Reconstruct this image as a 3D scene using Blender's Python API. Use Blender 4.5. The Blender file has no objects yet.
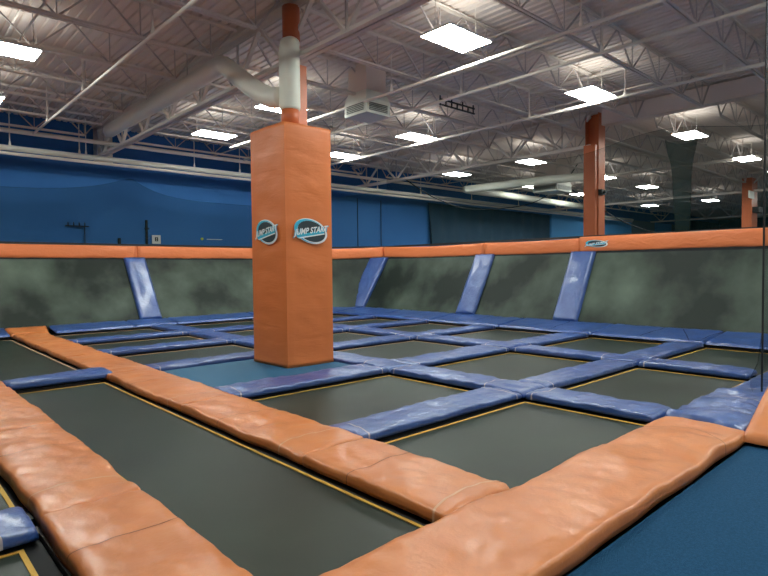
import bpy, bmesh, math, random
from mathutils import Vector, Matrix, noise
random.seed(4)
S = bpy.context.scene
COL = S.collection
pi = math.pi

# ------------------------------------------------------------------ materials
def mat(name, col, rough=0.6, metal=0.0, coat=0.0, bump=None, col2=None, cscale=2.0, spec=0.5, cmul=(1, 1, 1), cramp=(0.4, 0.65)):
    m = bpy.data.materials.new(name); m.use_nodes = True
    nt = m.node_tree; N = nt.nodes; L = nt.links
    b = N['Principled BSDF']
    b.inputs['Base Color'].default_value = (*col, 1)
    b.inputs['Roughness'].default_value = rough
    b.inputs['Metallic'].default_value = metal
    b.inputs['Coat Weight'].default_value = coat
    b.inputs['Coat Roughness'].default_value = 0.2
    b.inputs['Specular IOR Level'].default_value = spec
    tc = N.new('ShaderNodeTexCoord')
    if col2 is not None:
        mp = N.new('ShaderNodeMapping'); mp.inputs['Scale'].default_value = cmul
        L.new(tc.outputs['Object'], mp.inputs[0])
        n = N.new('ShaderNodeTexNoise'); n.inputs['Scale'].default_value = cscale
        n.inputs['Detail'].default_value = 5
        L.new(mp.outputs[0], n.inputs['Vector'])
        r = N.new('ShaderNodeValToRGB')
        r.color_ramp.elements[0].position = cramp[0]; r.color_ramp.elements[1].position = cramp[1]
        r.color_ramp.elements[0].color = (*col, 1); r.color_ramp.elements[1].color = (*col2, 1)
        L.new(n.outputs['Fac'], r.inputs[0]); L.new(r.outputs[0], b.inputs['Base Color'])
    if bump:
        last = None
        for sc, st, mul in bump:
            mp = N.new('ShaderNodeMapping'); mp.inputs['Scale'].default_value = mul
            L.new(tc.outputs['Object'], mp.inputs[0])
            n = N.new('ShaderNodeTexNoise'); n.inputs['Scale'].default_value = sc
            n.inputs['Detail'].default_value = 4; n.inputs['Distortion'].default_value = 0.6
            L.new(mp.outputs[0], n.inputs['Vector'])
            bp = N.new('ShaderNodeBump'); bp.inputs['Strength'].default_value = st
            bp.inputs['Distance'].default_value = 0.02
            L.new(n.outputs['Fac'], bp.inputs['Height'])
            if last: L.new(last.outputs[0], bp.inputs['Normal'])
            last = bp
        L.new(last.outputs[0], b.inputs['Normal'])
    return m

VB = [(3.2, 0.9, (1, 1, 1)), (10, 0.45, (1, 1, 1)), (26, 0.15, (1, 1, 1))]
M = {}
M['blue'] = mat('blue vinyl', (0.019, 0.064, 0.245), 0.36, bump=VB, col2=(0.034, 0.092, 0.30), cscale=4, spec=0.85, coat=0.2)
M['orange'] = mat('orange vinyl', (0.52, 0.162, 0.042), 0.42, bump=[(2.0, 0.45, (1, 1, 1)), (6.0, 0.28, (1, 1, 1)), (22, 0.10, (1, 1, 1))], col2=(0.58, 0.198, 0.058), cscale=3, spec=0.6, coat=0.12)
M['rail'] = mat('orange rail vinyl', (0.72, 0.20, 0.070), 0.45, bump=[(3.5, 1.0, (1, 1, 2.2)), (9, 0.2, (1, 1, 1))], spec=0.4)
M['pillar'] = mat('orange pillar vinyl', (0.62, 0.17, 0.045), 0.5, bump=[(1.4, 0.55, (0.8, 0.8, 3.4)), (5, 0.14, (1, 1, 2.5))], spec=0.4)
M['bed'] = mat('woven trampoline bed', (0.013, 0.022, 0.016), 0.42, bump=[(260, 0.12, (1, 1, 1))], col2=(0.027, 0.042, 0.030), cscale=1.0, cramp=(0.35, 0.8), spec=0.28)
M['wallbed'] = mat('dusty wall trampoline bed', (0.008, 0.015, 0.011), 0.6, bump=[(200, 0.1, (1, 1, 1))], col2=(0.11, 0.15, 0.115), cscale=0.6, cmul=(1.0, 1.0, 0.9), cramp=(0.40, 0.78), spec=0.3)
M['black'] = mat('black fabric', (0.008, 0.009, 0.011), 0.8)
M['steel_black'] = mat('black steel', (0.012, 0.012, 0.014), 0.5)
M['yellow'] = mat('yellow webbing', (0.62, 0.36, 0.06), 0.7, bump=[(120, 0.3, (1, 1, 1))])
M['peach'] = mat('pale orange webbing', (0.55, 0.36, 0.2), 0.7)
M['strap'] = mat('pale strap', (0.42, 0.38, 0.42), 0.6)
M['ostrap'] = mat('tan strap', (0.62, 0.36, 0.22), 0.6)
M['seam'] = mat('dark seam', (0.02, 0.03, 0.09), 0.7)
M['oseam'] = mat('brown seam', (0.24, 0.09, 0.045), 0.7)
M['carpet'] = mat('blue carpet', (0.007, 0.055, 0.125), 0.95, bump=[(220, 0.5, (1, 1, 1))], col2=(0.012, 0.072, 0.155), cscale=60, spec=0.2)
M['deckmat'] = mat('blue platform mat', (0.012, 0.095, 0.19), 0.7, bump=[(120, 0.2, (1, 1, 1))], spec=0.4)
M['concrete'] = mat('dark concrete', (0.05, 0.05, 0.05), 0.9)
M['ceil'] = mat('painted roof deck', (0.84, 0.735, 0.66), 0.8, col2=(0.87, 0.765, 0.69), cscale=0.6)
M['steel'] = mat('painted roof steel', (0.84, 0.76, 0.69), 0.6)
M['steel2'] = mat('darker roof steel', (0.60, 0.53, 0.50), 0.65)  # darker even tone for joist webs, girder verticals and duct hangers
M['pipe'] = mat('cream pipe', (0.85, 0.84, 0.74), 0.45)
M['duct'] = mat('white duct', (0.80, 0.78, 0.70), 0.5)
M['ductg'] = mat('pale green white metal', (0.84, 0.86, 0.76), 0.5)
M['wall'] = mat('blue painted wall', (0.026, 0.145, 0.42), 0.8, col2=(0.034, 0.17, 0.47), cscale=0.5)
M['navy'] = mat('navy curtain', (0.014, 0.050, 0.095), 0.85)
M['wallfar'] = mat('bright blue wall panel', (0.09, 0.40, 0.85), 0.7)
M['greypanel'] = mat('grey blue panel', (0.14, 0.20, 0.24), 0.7)
M['endwall'] = mat('navy end wall', (0.02, 0.055, 0.12), 0.8)
M['colorange'] = mat('orange column paint', (0.60, 0.15, 0.05), 0.45)
M['white'] = mat('white plate', (0.8, 0.8, 0.78), 0.6)
M['cyan'] = mat('cyan print', (0.03, 0.42, 0.60), 0.5)
M['logoblack'] = mat('dark print', (0.018, 0.035, 0.045), 0.5)
M['logowhite'] = mat('white print', (0.75, 0.8, 0.8), 0.5)
M['grille'] = mat('grille', (0.22, 0.23, 0.21), 0.6)
M['lime'] = mat('yellow sticker', (0.6, 0.65, 0.05), 0.6)

def emis(name, col, st):
    m = bpy.data.materials.new(name); m.use_nodes = True
    nt = m.node_tree; nt.nodes.clear()
    e = nt.nodes.new('ShaderNodeEmission'); o = nt.nodes.new('ShaderNodeOutputMaterial')
    e.inputs[0].default_value = (*col, 1); e.inputs[1].default_value = st
    nt.links.new(e.outputs[0], o.inputs[0]); return m
M['up'] = emis('added roof glow', (0.97, 1.0, 0.95), 4.5)  # weak emitter added to brighten the roof deck from below
M['lamp'] = emis('lit lens', (0.95, 1.0, 0.93), 55)

def netmat(name, fac, col):
    m = bpy.data.materials.new(name); m.use_nodes = True
    nt = m.node_tree; nt.nodes.clear()
    d = nt.nodes.new('ShaderNodeBsdfDiffuse'); d.inputs[0].default_value = (*col, 1)
    t = nt.nodes.new('ShaderNodeBsdfTransparent')
    x = nt.nodes.new('ShaderNodeMixShader'); o = nt.nodes.new('ShaderNodeOutputMaterial')
    x.inputs[0].default_value = fac
    nt.links.new(t.outputs[0], x.inputs[1]); nt.links.new(d.outputs[0], x.inputs[2])
    nt.links.new(x.outputs[0], o.inputs[0]); return m
M['net'] = netmat('black safety net', 0.30, (0.008, 0.02, 0.02))
M['netleft'] = netmat('black back wall net', 0.36, (0.008, 0.02, 0.02))
M['netdense'] = netmat('gathered black net', 0.42, (0.02, 0.035, 0.032))

# ------------------------------------------------------------------ object helpers
def link(name, bm, m, parent=None, smooth=False):
    me = bpy.data.meshes.new(name)
    bmesh.ops.recalc_face_normals(bm, faces=bm.faces[:])
    bm.to_mesh(me); bm.free()
    for x in (m if isinstance(m, (list, tuple)) else [m]): me.materials.append(x)
    if smooth:
        for p in me.polygons: p.use_smooth = True
    o = bpy.data.objects.new(name, me); COL.objects.link(o)
    if parent:
        o.parent = parent; o.matrix_parent_inverse = Matrix.Translation(-Vector(parent.location))
    return o
def tag(o, label, cat, group=None, kind=None):
    o['label'] = label; o['category'] = cat
    if group: o['group'] = group
    if kind: o['kind'] = kind
    return o
def struct(o, label=None):
    o['kind'] = 'structure'
    if label: o['label'] = label
    return o
def empty(name, loc, label, cat, group=None):
    o = bpy.data.objects.new(name, None); COL.objects.link(o); o.location = loc
    o.empty_display_size = 0.1
    return tag(o, label, cat, group)
def copy_tree(o, off, label):
    off = Vector(off)
    c = o.copy(); COL.objects.link(c); c.location = Vector(o.location) + off; c['label'] = label
    for ch in list(o.children):
        k = ch.copy(); COL.objects.link(k); k.parent = c; k.matrix_parent_inverse = ch.matrix_parent_inverse.copy()
        for g in list(ch.children):
            h = g.copy(); COL.objects.link(h); h.parent = k; h.matrix_parent_inverse = g.matrix_parent_inverse.copy()
    return c
def box(bm, x0, x1, y0, y1, z0, z1, mi=0):
    v = [bm.verts.new((x, y, z)) for x in (x0, x1) for y in (y0, y1) for z in (z0, z1)]
    for f in ((0, 1, 3, 2), (4, 6, 7, 5), (0, 4, 5, 1), (2, 3, 7, 6), (0, 2, 6, 4), (1, 5, 7, 3)):
        fc = bm.faces.new([v[i] for i in f]); fc.material_index = mi
def bar(bm, a, b, w, h=None, up=(0, 0, 1)):
    a = Vector(a); b = Vector(b); h = h or w
    d = (b - a).normalized(); s = d.cross(Vector(up))
    if s.length < 1e-4: s = d.cross(Vector((1, 0, 0)))
    s.normalize(); t = s.cross(d)
    V = []
    for p in (a, b):
        for i, j in ((-1, -1), (1, -1), (1, 1), (-1, 1)):
            V.append(bm.verts.new(p + s * i * w / 2 + t * j * h / 2))
    for f in ((0, 1, 2, 3), (7, 6, 5, 4), (0, 4, 5, 1), (1, 5, 6, 2), (2, 6, 7, 3), (3, 7, 4, 0)):
        bm.faces.new([V[i] for i in f])
def tube(bm, pts, r, n=12, cap=True):
    pts = [Vector(p) for p in pts]; rings = []
    rr = r if isinstance(r, (list, tuple)) else [r] * len(pts)
    prev = None
    for i, p in enumerate(pts):
        d = (pts[min(i + 1, len(pts) - 1)] - pts[max(i - 1, 0)]).normalized()
        if prev is None:
            s = d.cross(Vector((0, 0, 1)))
            if s.length < 1e-3: s = d.cross(Vector((0, 1, 0)))
        else: s = prev - d * prev.dot(d)
        s.normalize(); prev = s; t = d.cross(s)
        rings.append([bm.verts.new(p + (s * math.cos(2 * pi * k / n) + t * math.sin(2 * pi * k / n)) * rr[i]) for k in range(n)])
    for a, b in zip(rings, rings[1:]):
        for k in range(n): bm.faces.new((a[k], a[(k + 1) % n], b[(k + 1) % n], b[k]))
    if cap: bm.faces.new(rings[0][::-1]); bm.faces.new(rings[-1])
def smooth_path(pts, n=6):
    P = [Vector(p) for p in pts]; out = []
    for i in range(len(P) - 1):
        p0 = P[max(i - 1, 0)]; p1 = P[i]; p2 = P[i + 1]; p3 = P[min(i + 2, len(P) - 1)]
        for k in range(n):
            t = k / n
            out.append(0.5 * ((2 * p1) + (p2 - p0) * t + (2 * p0 - 5 * p1 + 4 * p2 - p3) * t * t + (3 * p1 - p0 - 3 * p2 + p3) * t ** 3))
    out.append(P[-1]); return out
def B(): return bmesh.new()

# ------------------------------------------------------------------ padded cushion
def sgnpow(c, e): return math.copysign(abs(c) ** e, c)
class Pad:
    """cushion from p0 to p1 (centre line, z = underside); w wide, h thick"""
    def __init__(s, p0, p1, w, h, up=(0, 0, 1), seed=0, lump=0.010, wr=0.006, endr=0.10, sag=0.0, w1=None, wav=0.007, puff=None):
        s.a = Vector(p0); s.b = Vector(p1); s.w = w; s.w1 = w1 or w; s.h = h; s.L = (s.b - s.a).length
        s.d = (s.b - s.a).normalized(); up = Vector(up)
        s.s = s.d.cross(up).normalized(); s.u = s.s.cross(s.d).normalized()
        s.seed = seed; s.lump = lump; s.wr = wr; s.endr = endr; s.sag = sag; s.wav = wav; s.puff = puff
    PROF = [(1, 0), (1.0, .35), (.997, .62), (.985, .82), (.96, .94), (.92, 1.0)] + [(.92 - 1.84 * i / 14, 1.0) for i in range(1, 14)] + [(-.92, 1.0), (-.96, .94), (-.985, .82), (-.997, .62), (-1, .35), (-1, 0)]
    def pt(s, l, ang, off=0.0):
        e = min(l, s.L - l); k = 1.0
        if e < s.endr: k = max(0.0, 1 - (1 - max(e, 0) / s.endr) ** 2.4) ** 0.42
        w = s.w + (s.w1 - s.w) * l / s.L
        kk = min(max(ang / pi, 0), 1) * (len(s.PROF) - 1); i0 = min(int(kk), len(s.PROF) - 2); fr = kk - i0
        cx = s.PROF[i0][0] * (1 - fr) + s.PROF[i0 + 1][0] * fr; sz = s.PROF[i0][1] * (1 - fr) + s.PROF[i0 + 1][1] * fr
        base = s.a + s.d * l
        hh = s.h * (0.35 + 0.65 * k)
        if s.puff: hh += s.puff * (1 - (2 * l / s.L - 1) ** 2)
        q = base * 1.0 + Vector((s.seed * 7.3, s.seed * 3.1, 0)) + s.s * cx * w * 0.5
        n1 = noise.noise(q * 2.2) * s.lump * 2
        n2 = (noise.noise(Vector((q.x * 9, q.y * 9, q.z * 9 + cx * 1.5)))) * s.wr * 2
        side = noise.noise(Vector((l * 1.8, s.seed * 5.7, 0 if cx > 0 else 9))) * s.wav * 2
        x = cx * (w * 0.5 * (0.90 + 0.10 * k) + off) + side * min(1, e / .25)
        crown = 0.16 * s.h * (1 - cx * cx)
        z = sz * (hh + crown + off) + (n1 + n2) * sz
        z += -s.sag * math.sin(pi * l / s.L)
        return base + s.s * x + s.u * z
    def mesh(s, bm, step=0.05, na=24):
        n = max(6, int(s.L / step)); ls = [0, s.endr * .12, s.endr * .35, s.endr * .7]
        m = [s.endr + (s.L - 2 * s.endr) * i / n for i in range(n + 1)]
        ls = ls + m + [s.L - x for x in ls[::-1]]
        rings = []
        for l in ls: rings.append([bm.verts.new(s.pt(l, pi * k / na)) for k in range(na + 1)])
        for a, b in zip(rings, rings[1:]):
            for k in range(na): bm.faces.new((a[k], a[k + 1], b[k + 1], b[k]))
            bm.faces.new((a[na], a[0], b[0], b[na]))
        bm.faces.new(rings[0]); bm.faces.new(rings[-1][::-1])
    def strap(s, bm, l0, wd=0.018, bow=0.06, na=24, off=0.003):
        R = []
        for k in range(na + 1):
            ang = pi * k / na; c = s.PROF[min(k, 24)][0]
            l = l0 + bow * (1 - c * c)
            R.append([bm.verts.new(s.pt(min(max(l + q * wd / 2, 0.02), s.L - 0.02), ang, off)) for q in (-1, 1)])
        for a, b in zip(R, R[1:]): bm.faces.new((a[0], a[1], b[1], b[0]))

def make_pad(name, label, group, col, p0, p1, w, h, straps=(), seams=(), **kw):
    p = Pad(p0, p1, w, h, **kw)
    bm = B(); p.mesh(bm)
    o = link(name, bm, M[col], None, True); tag(o, label, 'pad', group)
    for l0, bow in straps:
        bm = B(); p.strap(bm, l0, 0.018, bow)
        t = link('strap', bm, M['strap'] if col == 'blue' else M['ostrap'], o, True)
    for l0, bow in seams:
        bm = B(); p.strap(bm, l0, 0.009, bow, off=0.0025)
        t = link('seam', bm, M['seam'] if col == 'blue' else M['oseam'], o, True)
    return o

# ------------------------------------------------------------------ layout (metres; bed surface z=0)
XL0, XL1 = 0.74, 1.36          # left orange strip
XM0, XM1 = 2.53, 3.22          # middle orange strip
A1 = (5.74, 6.28); A2 = (8.86, 9.40); XW = 11.9
ROWS = [(1.50, 2.24), (3.80, 4.32), (6.15, 6.74), (8.68, 9.22), (11.02, 11.55), (13.27, 13.78)]
YW = 15.75
ORD = ['nearest', 'second', 'third', 'fourth', 'fifth', 'farthest']
cells_y = [(ROWS[i][1], ROWS[i + 1][0]) for i in range(5)] + [(ROWS[5][1], YW)]
COLN = {'side': 'left of the left orange strip', 'lane': 'in the narrow lane between the two orange strips',
        'pillar': 'in the pillar column', 'middle': 'in the middle column', 'wall': 'in the column below the right leaning wall'}

def tramp(x0, x1, y0, y1, label):
    """x0..y1 = opening between the pads"""
    t = empty('trampoline', ((x0 + x1) / 2, (y0 + y1) / 2, -0.9), label, 'trampoline', 'trampolines in the court')
    g = 0.035; X0, X1, Y0, Y1 = x0 + g, x1 - g, y0 + g, y1 - g
    nx = max(2, int((X1 - X0) / .15)); ny = max(2, int((Y1 - Y0) / .15))
    bm = B(); V = [[bm.verts.new((X0 + (X1 - X0) * i / nx, Y0 + (Y1 - Y0) * j / ny,
                    -0.03 * math.sin(pi * i / nx) * math.sin(pi * j / ny))) for j in range(ny + 1)] for i in range(nx + 1)]
    for i in range(nx):
        for j in range(ny): bm.faces.new((V[i][j], V[i + 1][j], V[i + 1][j + 1], V[i][j + 1]))
    link('bed', bm, M['bed'], t, True)
    def ring(nm, m, a, b, z0, z1):     # a = outer margin beyond X0.., b = inner
        bm = B()
        o = (X0 - a, X1 + a, Y0 - a, Y1 + a); i = (X0 + b, X1 - b, Y0 + b, Y1 - b)
        box(bm, o[0], o[1], o[2], i[2], z0, z1); box(bm, o[0], o[1], i[3], o[3], z0, z1)
        box(bm, o[0], i[0], i[2], i[3], z0, z1); box(bm, i[1], o[1], i[2], i[3], z0, z1)
        return link(nm, bm, m, t)
    ring('edge_webbing', M['yellow'] if y0 < 6 else M['peach'], 0.0, 0.028, 0.001, 0.006)
    ring('spring_cover', M['black'], 0.10, -0.001, -0.016, -0.008)
    ring('frame', M['steel_black'], 0.225, -0.105, -0.09, 0.028)
    for sx in (X0 - .19, X1 + .19):
        for sy in (Y0 - .19, Y1 + .19):
            bm = B(); bar(bm, (sx, sy, -0.9), (sx, sy, -0.09), 0.06); link('leg', bm, M['steel_black'], t)
    return t

for i, (a, b) in enumerate(cells_y):
    rw = ORD[i]
    if i != 2: tramp(XM1, A1[0], a, b, 'black trampoline bed %s, %s row from the wide orange pad' % (COLN['pillar'], rw))
    tramp(A1[1], A2[0], a, b, 'black trampoline bed %s, %s row from the wide orange pad' % (COLN['middle'], rw))
    tramp(A2[1], XW, a, b, 'black trampoline bed %s, %s row from the near end' % ('beneath the right leaning wall', rw))
tramp(XL1, XM0, ROWS[0][1], ROWS[3][0], 'long black trampoline lane between the two orange strips, near stretch')
tramp(XL1, XM0, ROWS[3][1], YW, 'long black trampoline lane between the orange strips, beyond its blue cross pad')
tramp(-0.9, XL0 - .08, ROWS[0][1], ROWS[1][0], 'black trampoline with yellow edge in the bottom left corner, before the blue pad')
tramp(-0.9, XL0, ROWS[1][1], ROWS[3][0], 'black trampoline left of the left orange strip, beyond the small blue pad')

H = 0.066; ZB = 0.030
g_lane = 'blue pads running beside the trampolines'
g_cross = 'blue pads crossing between the trampolines'
def st(L, a=0.16, b=0.16, bow=0.05):
    return ((a, bow), (L - b, -bow))
# long blue strips, split at every crossing
ys = [ROWS[0][0]] + [ROWS[k][0] for k in range(1, 6)] + [YW]
for nm, (x0, x1), txt in (('A1', A1, 'between the pillar column and the middle column'), ('A2', A2, 'between the middle column and the wall column')):
    for i in range(6):
        y0 = ys[i] + .012; y1 = ys[i + 1] - .012
        if i == 0: y0 = 2.30
        L = y1 - y0
        make_pad('blue_pad', 'long blue pad %s, %s row' % (txt, ORD[i]), g_lane, 'blue',
                 ((x0 + x1) / 2, y0, ZB), ((x0 + x1) / 2, y1, ZB), x1 - x0, H + 0.01,
                 straps=((0.56, 0.06), (L - 0.10, -0.06)) if i else ((L - 0.10, -0.06),), seed=i + (0 if nm == 'A1' else 20), lump=.010, wr=.0075)
# blue cross pads
for i in range(1, 6):
    y0, y1 = ROWS[i]; yc = (y0 + y1) / 2; w = y1 - y0
    for xa, xb, c in ((XM1 + .0, A1[0], 'pillar'), (A1[1], A2[0], 'middle'), (A2[1], XW, 'wall')):
        place = {'pillar': 'in the pillar column', 'middle': 'in the middle column', 'wall': 'in the column below the leaning wall'}[c]
        if i == 2 and c == 'pillar':
            lab = 'glossy blue pad along the near edge of the carpeted pillar platform'
        elif i == 3 and c == 'pillar':
            lab = 'blue pad crossing directly behind the orange pillar'
        else:
            lab = 'blue cross pad %s, behind the %s row of trampolines' % (place, ORD[i - 1])
        z = ZB + (0.012 if c == 'pillar' else 0)
        xs = xa - 0.05 if c == 'pillar' else xa + .004
        make_pad('blue_pad', lab, g_cross, 'blue', (xs, yc, z), (xb - .006, yc, z), w, H, endr=.09,
                 straps=((0.13, 0.05), (xb - xs - 0.13, -0.05)), seed=40 + i * 3 + len(c), wr=.0075)
# cross pads in the lane and at the far left
make_pad('blue_pad', 'blue cross pad spanning the narrow lane between the two orange strips', g_cross, 'blue',
         (XL1 - .05, 8.95, ZB + .03), (XM0 + .12, 8.95, ZB + .03), .52, H + .01, seed=71, straps=(), wr=.007)
make_pad('blue_pad', 'small blue pad at the left frame edge beside the left orange strip', g_cross, 'blue',
         (-0.9, 4.0, ZB), (XL0 - .03, 4.0, ZB), .46, H + .01, seed=73, straps=((1.42, -0.06),), wr=.007)
make_pad('blue_pad', 'blue cross pad left of the left orange strip, far end', g_cross, 'blue',
         (-0.9, 8.95, ZB), (XL0 - .01, 8.95, ZB), .52, H, seed=74)
# front edge pads, blue, to the right of the wide orange pad
make_pad('blue_pad', 'folded blue edge pad right of the wide orange pad, by the net', 'blue pads along the near edge', 'blue',
         (5.80, 1.87, ZB + .012), (7.55, 1.87, ZB + .012), .70, H + .03, seed=75, seams=((.35, .25), (0.75, .2)), straps=((1.0, .12),), wr=.012, lump=.016)
make_pad('blue_pad', 'blue edge pad at the right frame edge behind the net', 'blue pads along the near edge', 'blue',
         (7.57, 1.84, ZB), (XW, 1.84, ZB), .68, H, seed=76, straps=((.2, .1),), wr=.008)

# orange strips
g_or = 'orange pads of the two long strips'
def orange_strip(x0, x1, segs, which, sd, base_h=.085):
    n = len(segs)
    for i, (a, b) in enumerate(segs):
        L = b - a
        pos = ['nearest section', 'second section', 'third section', 'fourth section', 'fifth section', 'far end section'][i if i < n - 1 or n < 6 else 5]
        if i == n - 1: pos = 'section touching the back wall pads'
        make_pad('orange_pad', 'orange pad of the %s long strip, %s' % (which, pos), g_or, 'orange',
                 ((x0 + x1) / 2, a, ZB - .002), ((x0 + x1) / 2, b, ZB - .002), x1 - x0, base_h, endr=.06,
                 straps=((0.36, 0.05),) if i else ((0.10, .06),), seed=sd + i, lump=.011, wr=.006, wav=.013, seams=((L * .62, -.03),))
orange_strip(XM0, XM1, [(2.22, 3.76), (3.74, 6.12), (6.10, 8.62), (8.60, 11.0), (10.98, 13.3), (13.28, 15.9)], 'middle', 100)
orange_strip(XL0, XL1, [(2.22, 3.95), (3.93, 6.3), (6.28, 8.7), (8.68, 11.1), (11.08, 13.5), (13.48, 15.7)], 'left', 120)
make_pad('orange_pad', 'wide wrinkled orange pad along the blue carpet in the near corner', 'wide orange edge pads', 'orange',
         (0.2, 1.84, ZB), (5.78, 1.84, ZB), .74, .095, seed=140, lump=.013, wr=.006, wav=.008, endr=.08, seams=((4.95, .25),), w1=.72)
make_pad('orange_pad', 'wide orange edge pad to the left of the viewer', 'wide orange edge pads', 'orange',
         (-1.6, 1.84, ZB), (0.18, 1.84, ZB), .74, .095, seed=141, lump=.015, wr=.01)
# ------------------------------------------------------------------ decks and floor
bm = B(); box(bm, -8, 62, -9, 18.6, -1.0, -0.9)
struct(link('floor', bm, M['concrete']))
bm = B(); box(bm, -1.6, 12, -6, 1.46, -0.9, 0.02)
struct(link('walkway_deck', bm, M['carpet']), 'blue carpeted walkway in the lower right corner')
bm = B(); box(bm, XM1 + .02, A1[0] - .02, 6.75, 8.68, -0.9, 0.055)
struct(link('pillar_deck', bm, M['deckmat']), 'blue matted platform around the base of the orange pillar')
bm = B(); box(bm, 12.05, 14.2, 1.4, 18.0, -0.9, 0.0); box(bm, -1.6, 12.05, 15.95, 18.0, -0.9, 0.0)
struct(link('base_frame', bm, M['steel_black']), 'black base under the leaning wall trampolines')

# ------------------------------------------------------------------ leaning walls
ZT = 1.97
def sloped_pad(name, label, group, col, a0, a1, b0, b1, thick, n=18, m=10, seed=0, wr=.01, rail=False, seams=()):
    """quilted slab: edge a0->a1 is the lower edge, b0->b1 the upper one"""
    a0, a1, b0, b1 = map(Vector, (a0, a1, b0, b1))
    nor = (a1 - a0).cross(b0 - a0).normalized()
    if nor.z < 0: nor = -nor
    def P(u, v, o=0):
        p = (a0.lerp(a1, u)).lerp(b0.lerp(b1, u), v)
        e = min(u * (a1 - a0).length, (1 - u) * (a1 - a0).length, v * (b0 - a0).length, (1 - v) * (b0 - a0).length)
        k = min(1, max(0, e) / .07); k = (1 - (1 - k) ** 2) ** .5
        q = p * 3 + Vector((seed * 3.3, 0, 0))
        return p + nor * (thick * k + (noise.noise(q) * wr * 2 + noise.noise(q * 3.1) * wr) * k + o)
    bm = B()
    L = (a1 - a0).length; W = (b0 - a0).length
    us = [0, .02 / L, .05 / L] + [(.09 + (L - .18) * i / n) / L for i in range(n + 1)] + [1 - .05 / L, 1 - .02 / L, 1]
    vs = [0, .02 / W, .05 / W] + [(.09 + (W - .18) * i / m) / W for i in range(m + 1)] + [1 - .05 / W, 1 - .02 / W, 1]
    T = [[bm.verts.new(P(u, v)) for v in vs] for u in us]
    Bt = [[bm.verts.new((a0.lerp(a1, u)).lerp(b0.lerp(b1, u), v) - nor * .001) for v in (0, 1)] for u in (0, 1)]
    for i in range(len(us) - 1):
        for j in range(len(vs) - 1): bm.faces.new((T[i][j], T[i + 1][j], T[i + 1][j + 1], T[i][j + 1]))
    bm.faces.new((Bt[0][0], Bt[0][1], Bt[1][1], Bt[1][0]))
    o = link(name, bm, M[col], None, True); tag(o, label, 'pad', group)
    for (u0, u1) in seams:
        bm = B(); prev = None
        for k in range(15):
            v = .02 + .96 * k / 14; u = u0 + (u1 - u0) * k / 14
            r = [bm.verts.new(P(min(1, max(0, u + q * .006 / L * 2)), v, .003)) for q in (-1, 1)]
            if prev: bm.faces.new((prev[0], prev[1], r[1], r[0]))
            prev = r
        link('seam', bm, M['seam'], o)
    return o
# geometry of the wall: base line (inner), top line
ZBW = 0.17
base = [Vector((13.05, 1.3, ZBW)), Vector((13.05, 15.3, ZBW + .03)), Vector((11.6, 16.5, ZBW)), Vector((-1.6, 16.5, ZBW - .01))]
top = [Vector((13.98, 1.3, ZT)), Vector((13.98, 15.15, ZT)), Vector((11.9, 17.63, ZT)), Vector((-1.6, 17.63, ZT))]
def lerpw(k, t): return base[k].lerp(base[k + 1], t), top[k].lerp(top[k + 1], t)
def wall_panel(k, t0, t1, label):
    (b0, q0), (b1, q1) = lerpw(k, t0), lerpw(k, t1)
    t = empty('leaning_trampoline', (b0 + b1) / 2 + Vector((0, 0, -ZBW)), label, 'trampoline', 'leaning wall trampolines')
    # drop lower edge behind the pad
    nor = (b1 - b0).cross(q0 - b0).normalized()
    if nor.z < 0: nor = -nor
    bm = B(); n, m = 24, 10
    V = [[bm.verts.new(b0.lerp(b1, i / n).lerp(q0.lerp(q1, i / n), j / m) - nor * .05 * math.sin(pi * i / n) * math.sin(pi * j / m)) for j in range(m + 1)] for i in range(n + 1)]
    for i in range(n):
        for j in range(m): bm.faces.new((V[i][j], V[i + 1][j], V[i + 1][j + 1], V[i][j + 1]))
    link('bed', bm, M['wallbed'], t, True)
    for nm, a, b in (('frame_rail', b0, b1), ('frame_rail', q0, q1), ('frame_post', b0, q0), ('frame_post', b1, q1)):
        bm = B(); bar(bm, a - nor * .02, b - nor * .02, .07); link(nm, bm, M['black'], t)
def ty(k, y):  # parameter for wall 0 at given y
    return (y - 1.3) / (15.3 - 1.3)
wall_panel(0, 0.0, ty(0, 7.4), 'dark leaning wall trampoline at the right, largest and nearest')
wall_panel(0, ty(0, 7.4), ty(0, 10.63), 'dark leaning wall trampoline between the second and third blue posts')
wall_panel(0, ty(0, 10.63), 1.0, 'dark leaning wall trampoline right of the corner blue post')
wall_panel(1, 0.0, 1.0, 'dark leaning wall trampoline across the corner, just right of the pillar')
def tx(x): return (11.6 - x) / (11.6 + 1.6)
wall_panel(2, 0.0, tx(6.05), 'dark leaning wall trampoline between the left blue post and the pillar')
wall_panel(2, tx(6.05), 1.0, 'dark leaning wall trampoline at the far left of the back wall')
# blue post pads
def post_pad(cb, ct, along, w, label, seed):
    cb = Vector(cb); ct = Vector(ct); al = Vector(along).normalized() * w / 2
    nor = (al).cross(ct - cb).normalized()
    if nor.z < 0: nor = -nor
    o = nor * .02
    sloped_pad('post_pad', label, 'blue pads over the leaning wall posts', 'blue', cb - al + o, cb + al + o, ct - al + o, ct + al + o, .10, n=6, m=22, seed=seed, wr=.012)
post_pad((13.05, 7.4, ZBW + .02), (13.98, 7.38, ZT), (0, 1, 0), .68, 'blue post pad below the rail logo, rightmost of the leaning posts', 1)
post_pad((13.05, 10.63, ZBW + .02), (13.98, 10.57, ZT), (0, 1, 0), .70, 'blue post pad in the middle of the right leaning wall', 2)
post_pad((12.93, 15.55, ZBW), (13.85, 15.25, ZT), (-.35, 1, 0), .74, 'blue post pad at the corner just right of the pillar', 3)
post_pad((6.05, 16.5, ZBW), (6.0, 17.63, ZT), (1, 0, 0), .62, 'blue post pad on the left back wall', 4)
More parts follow.
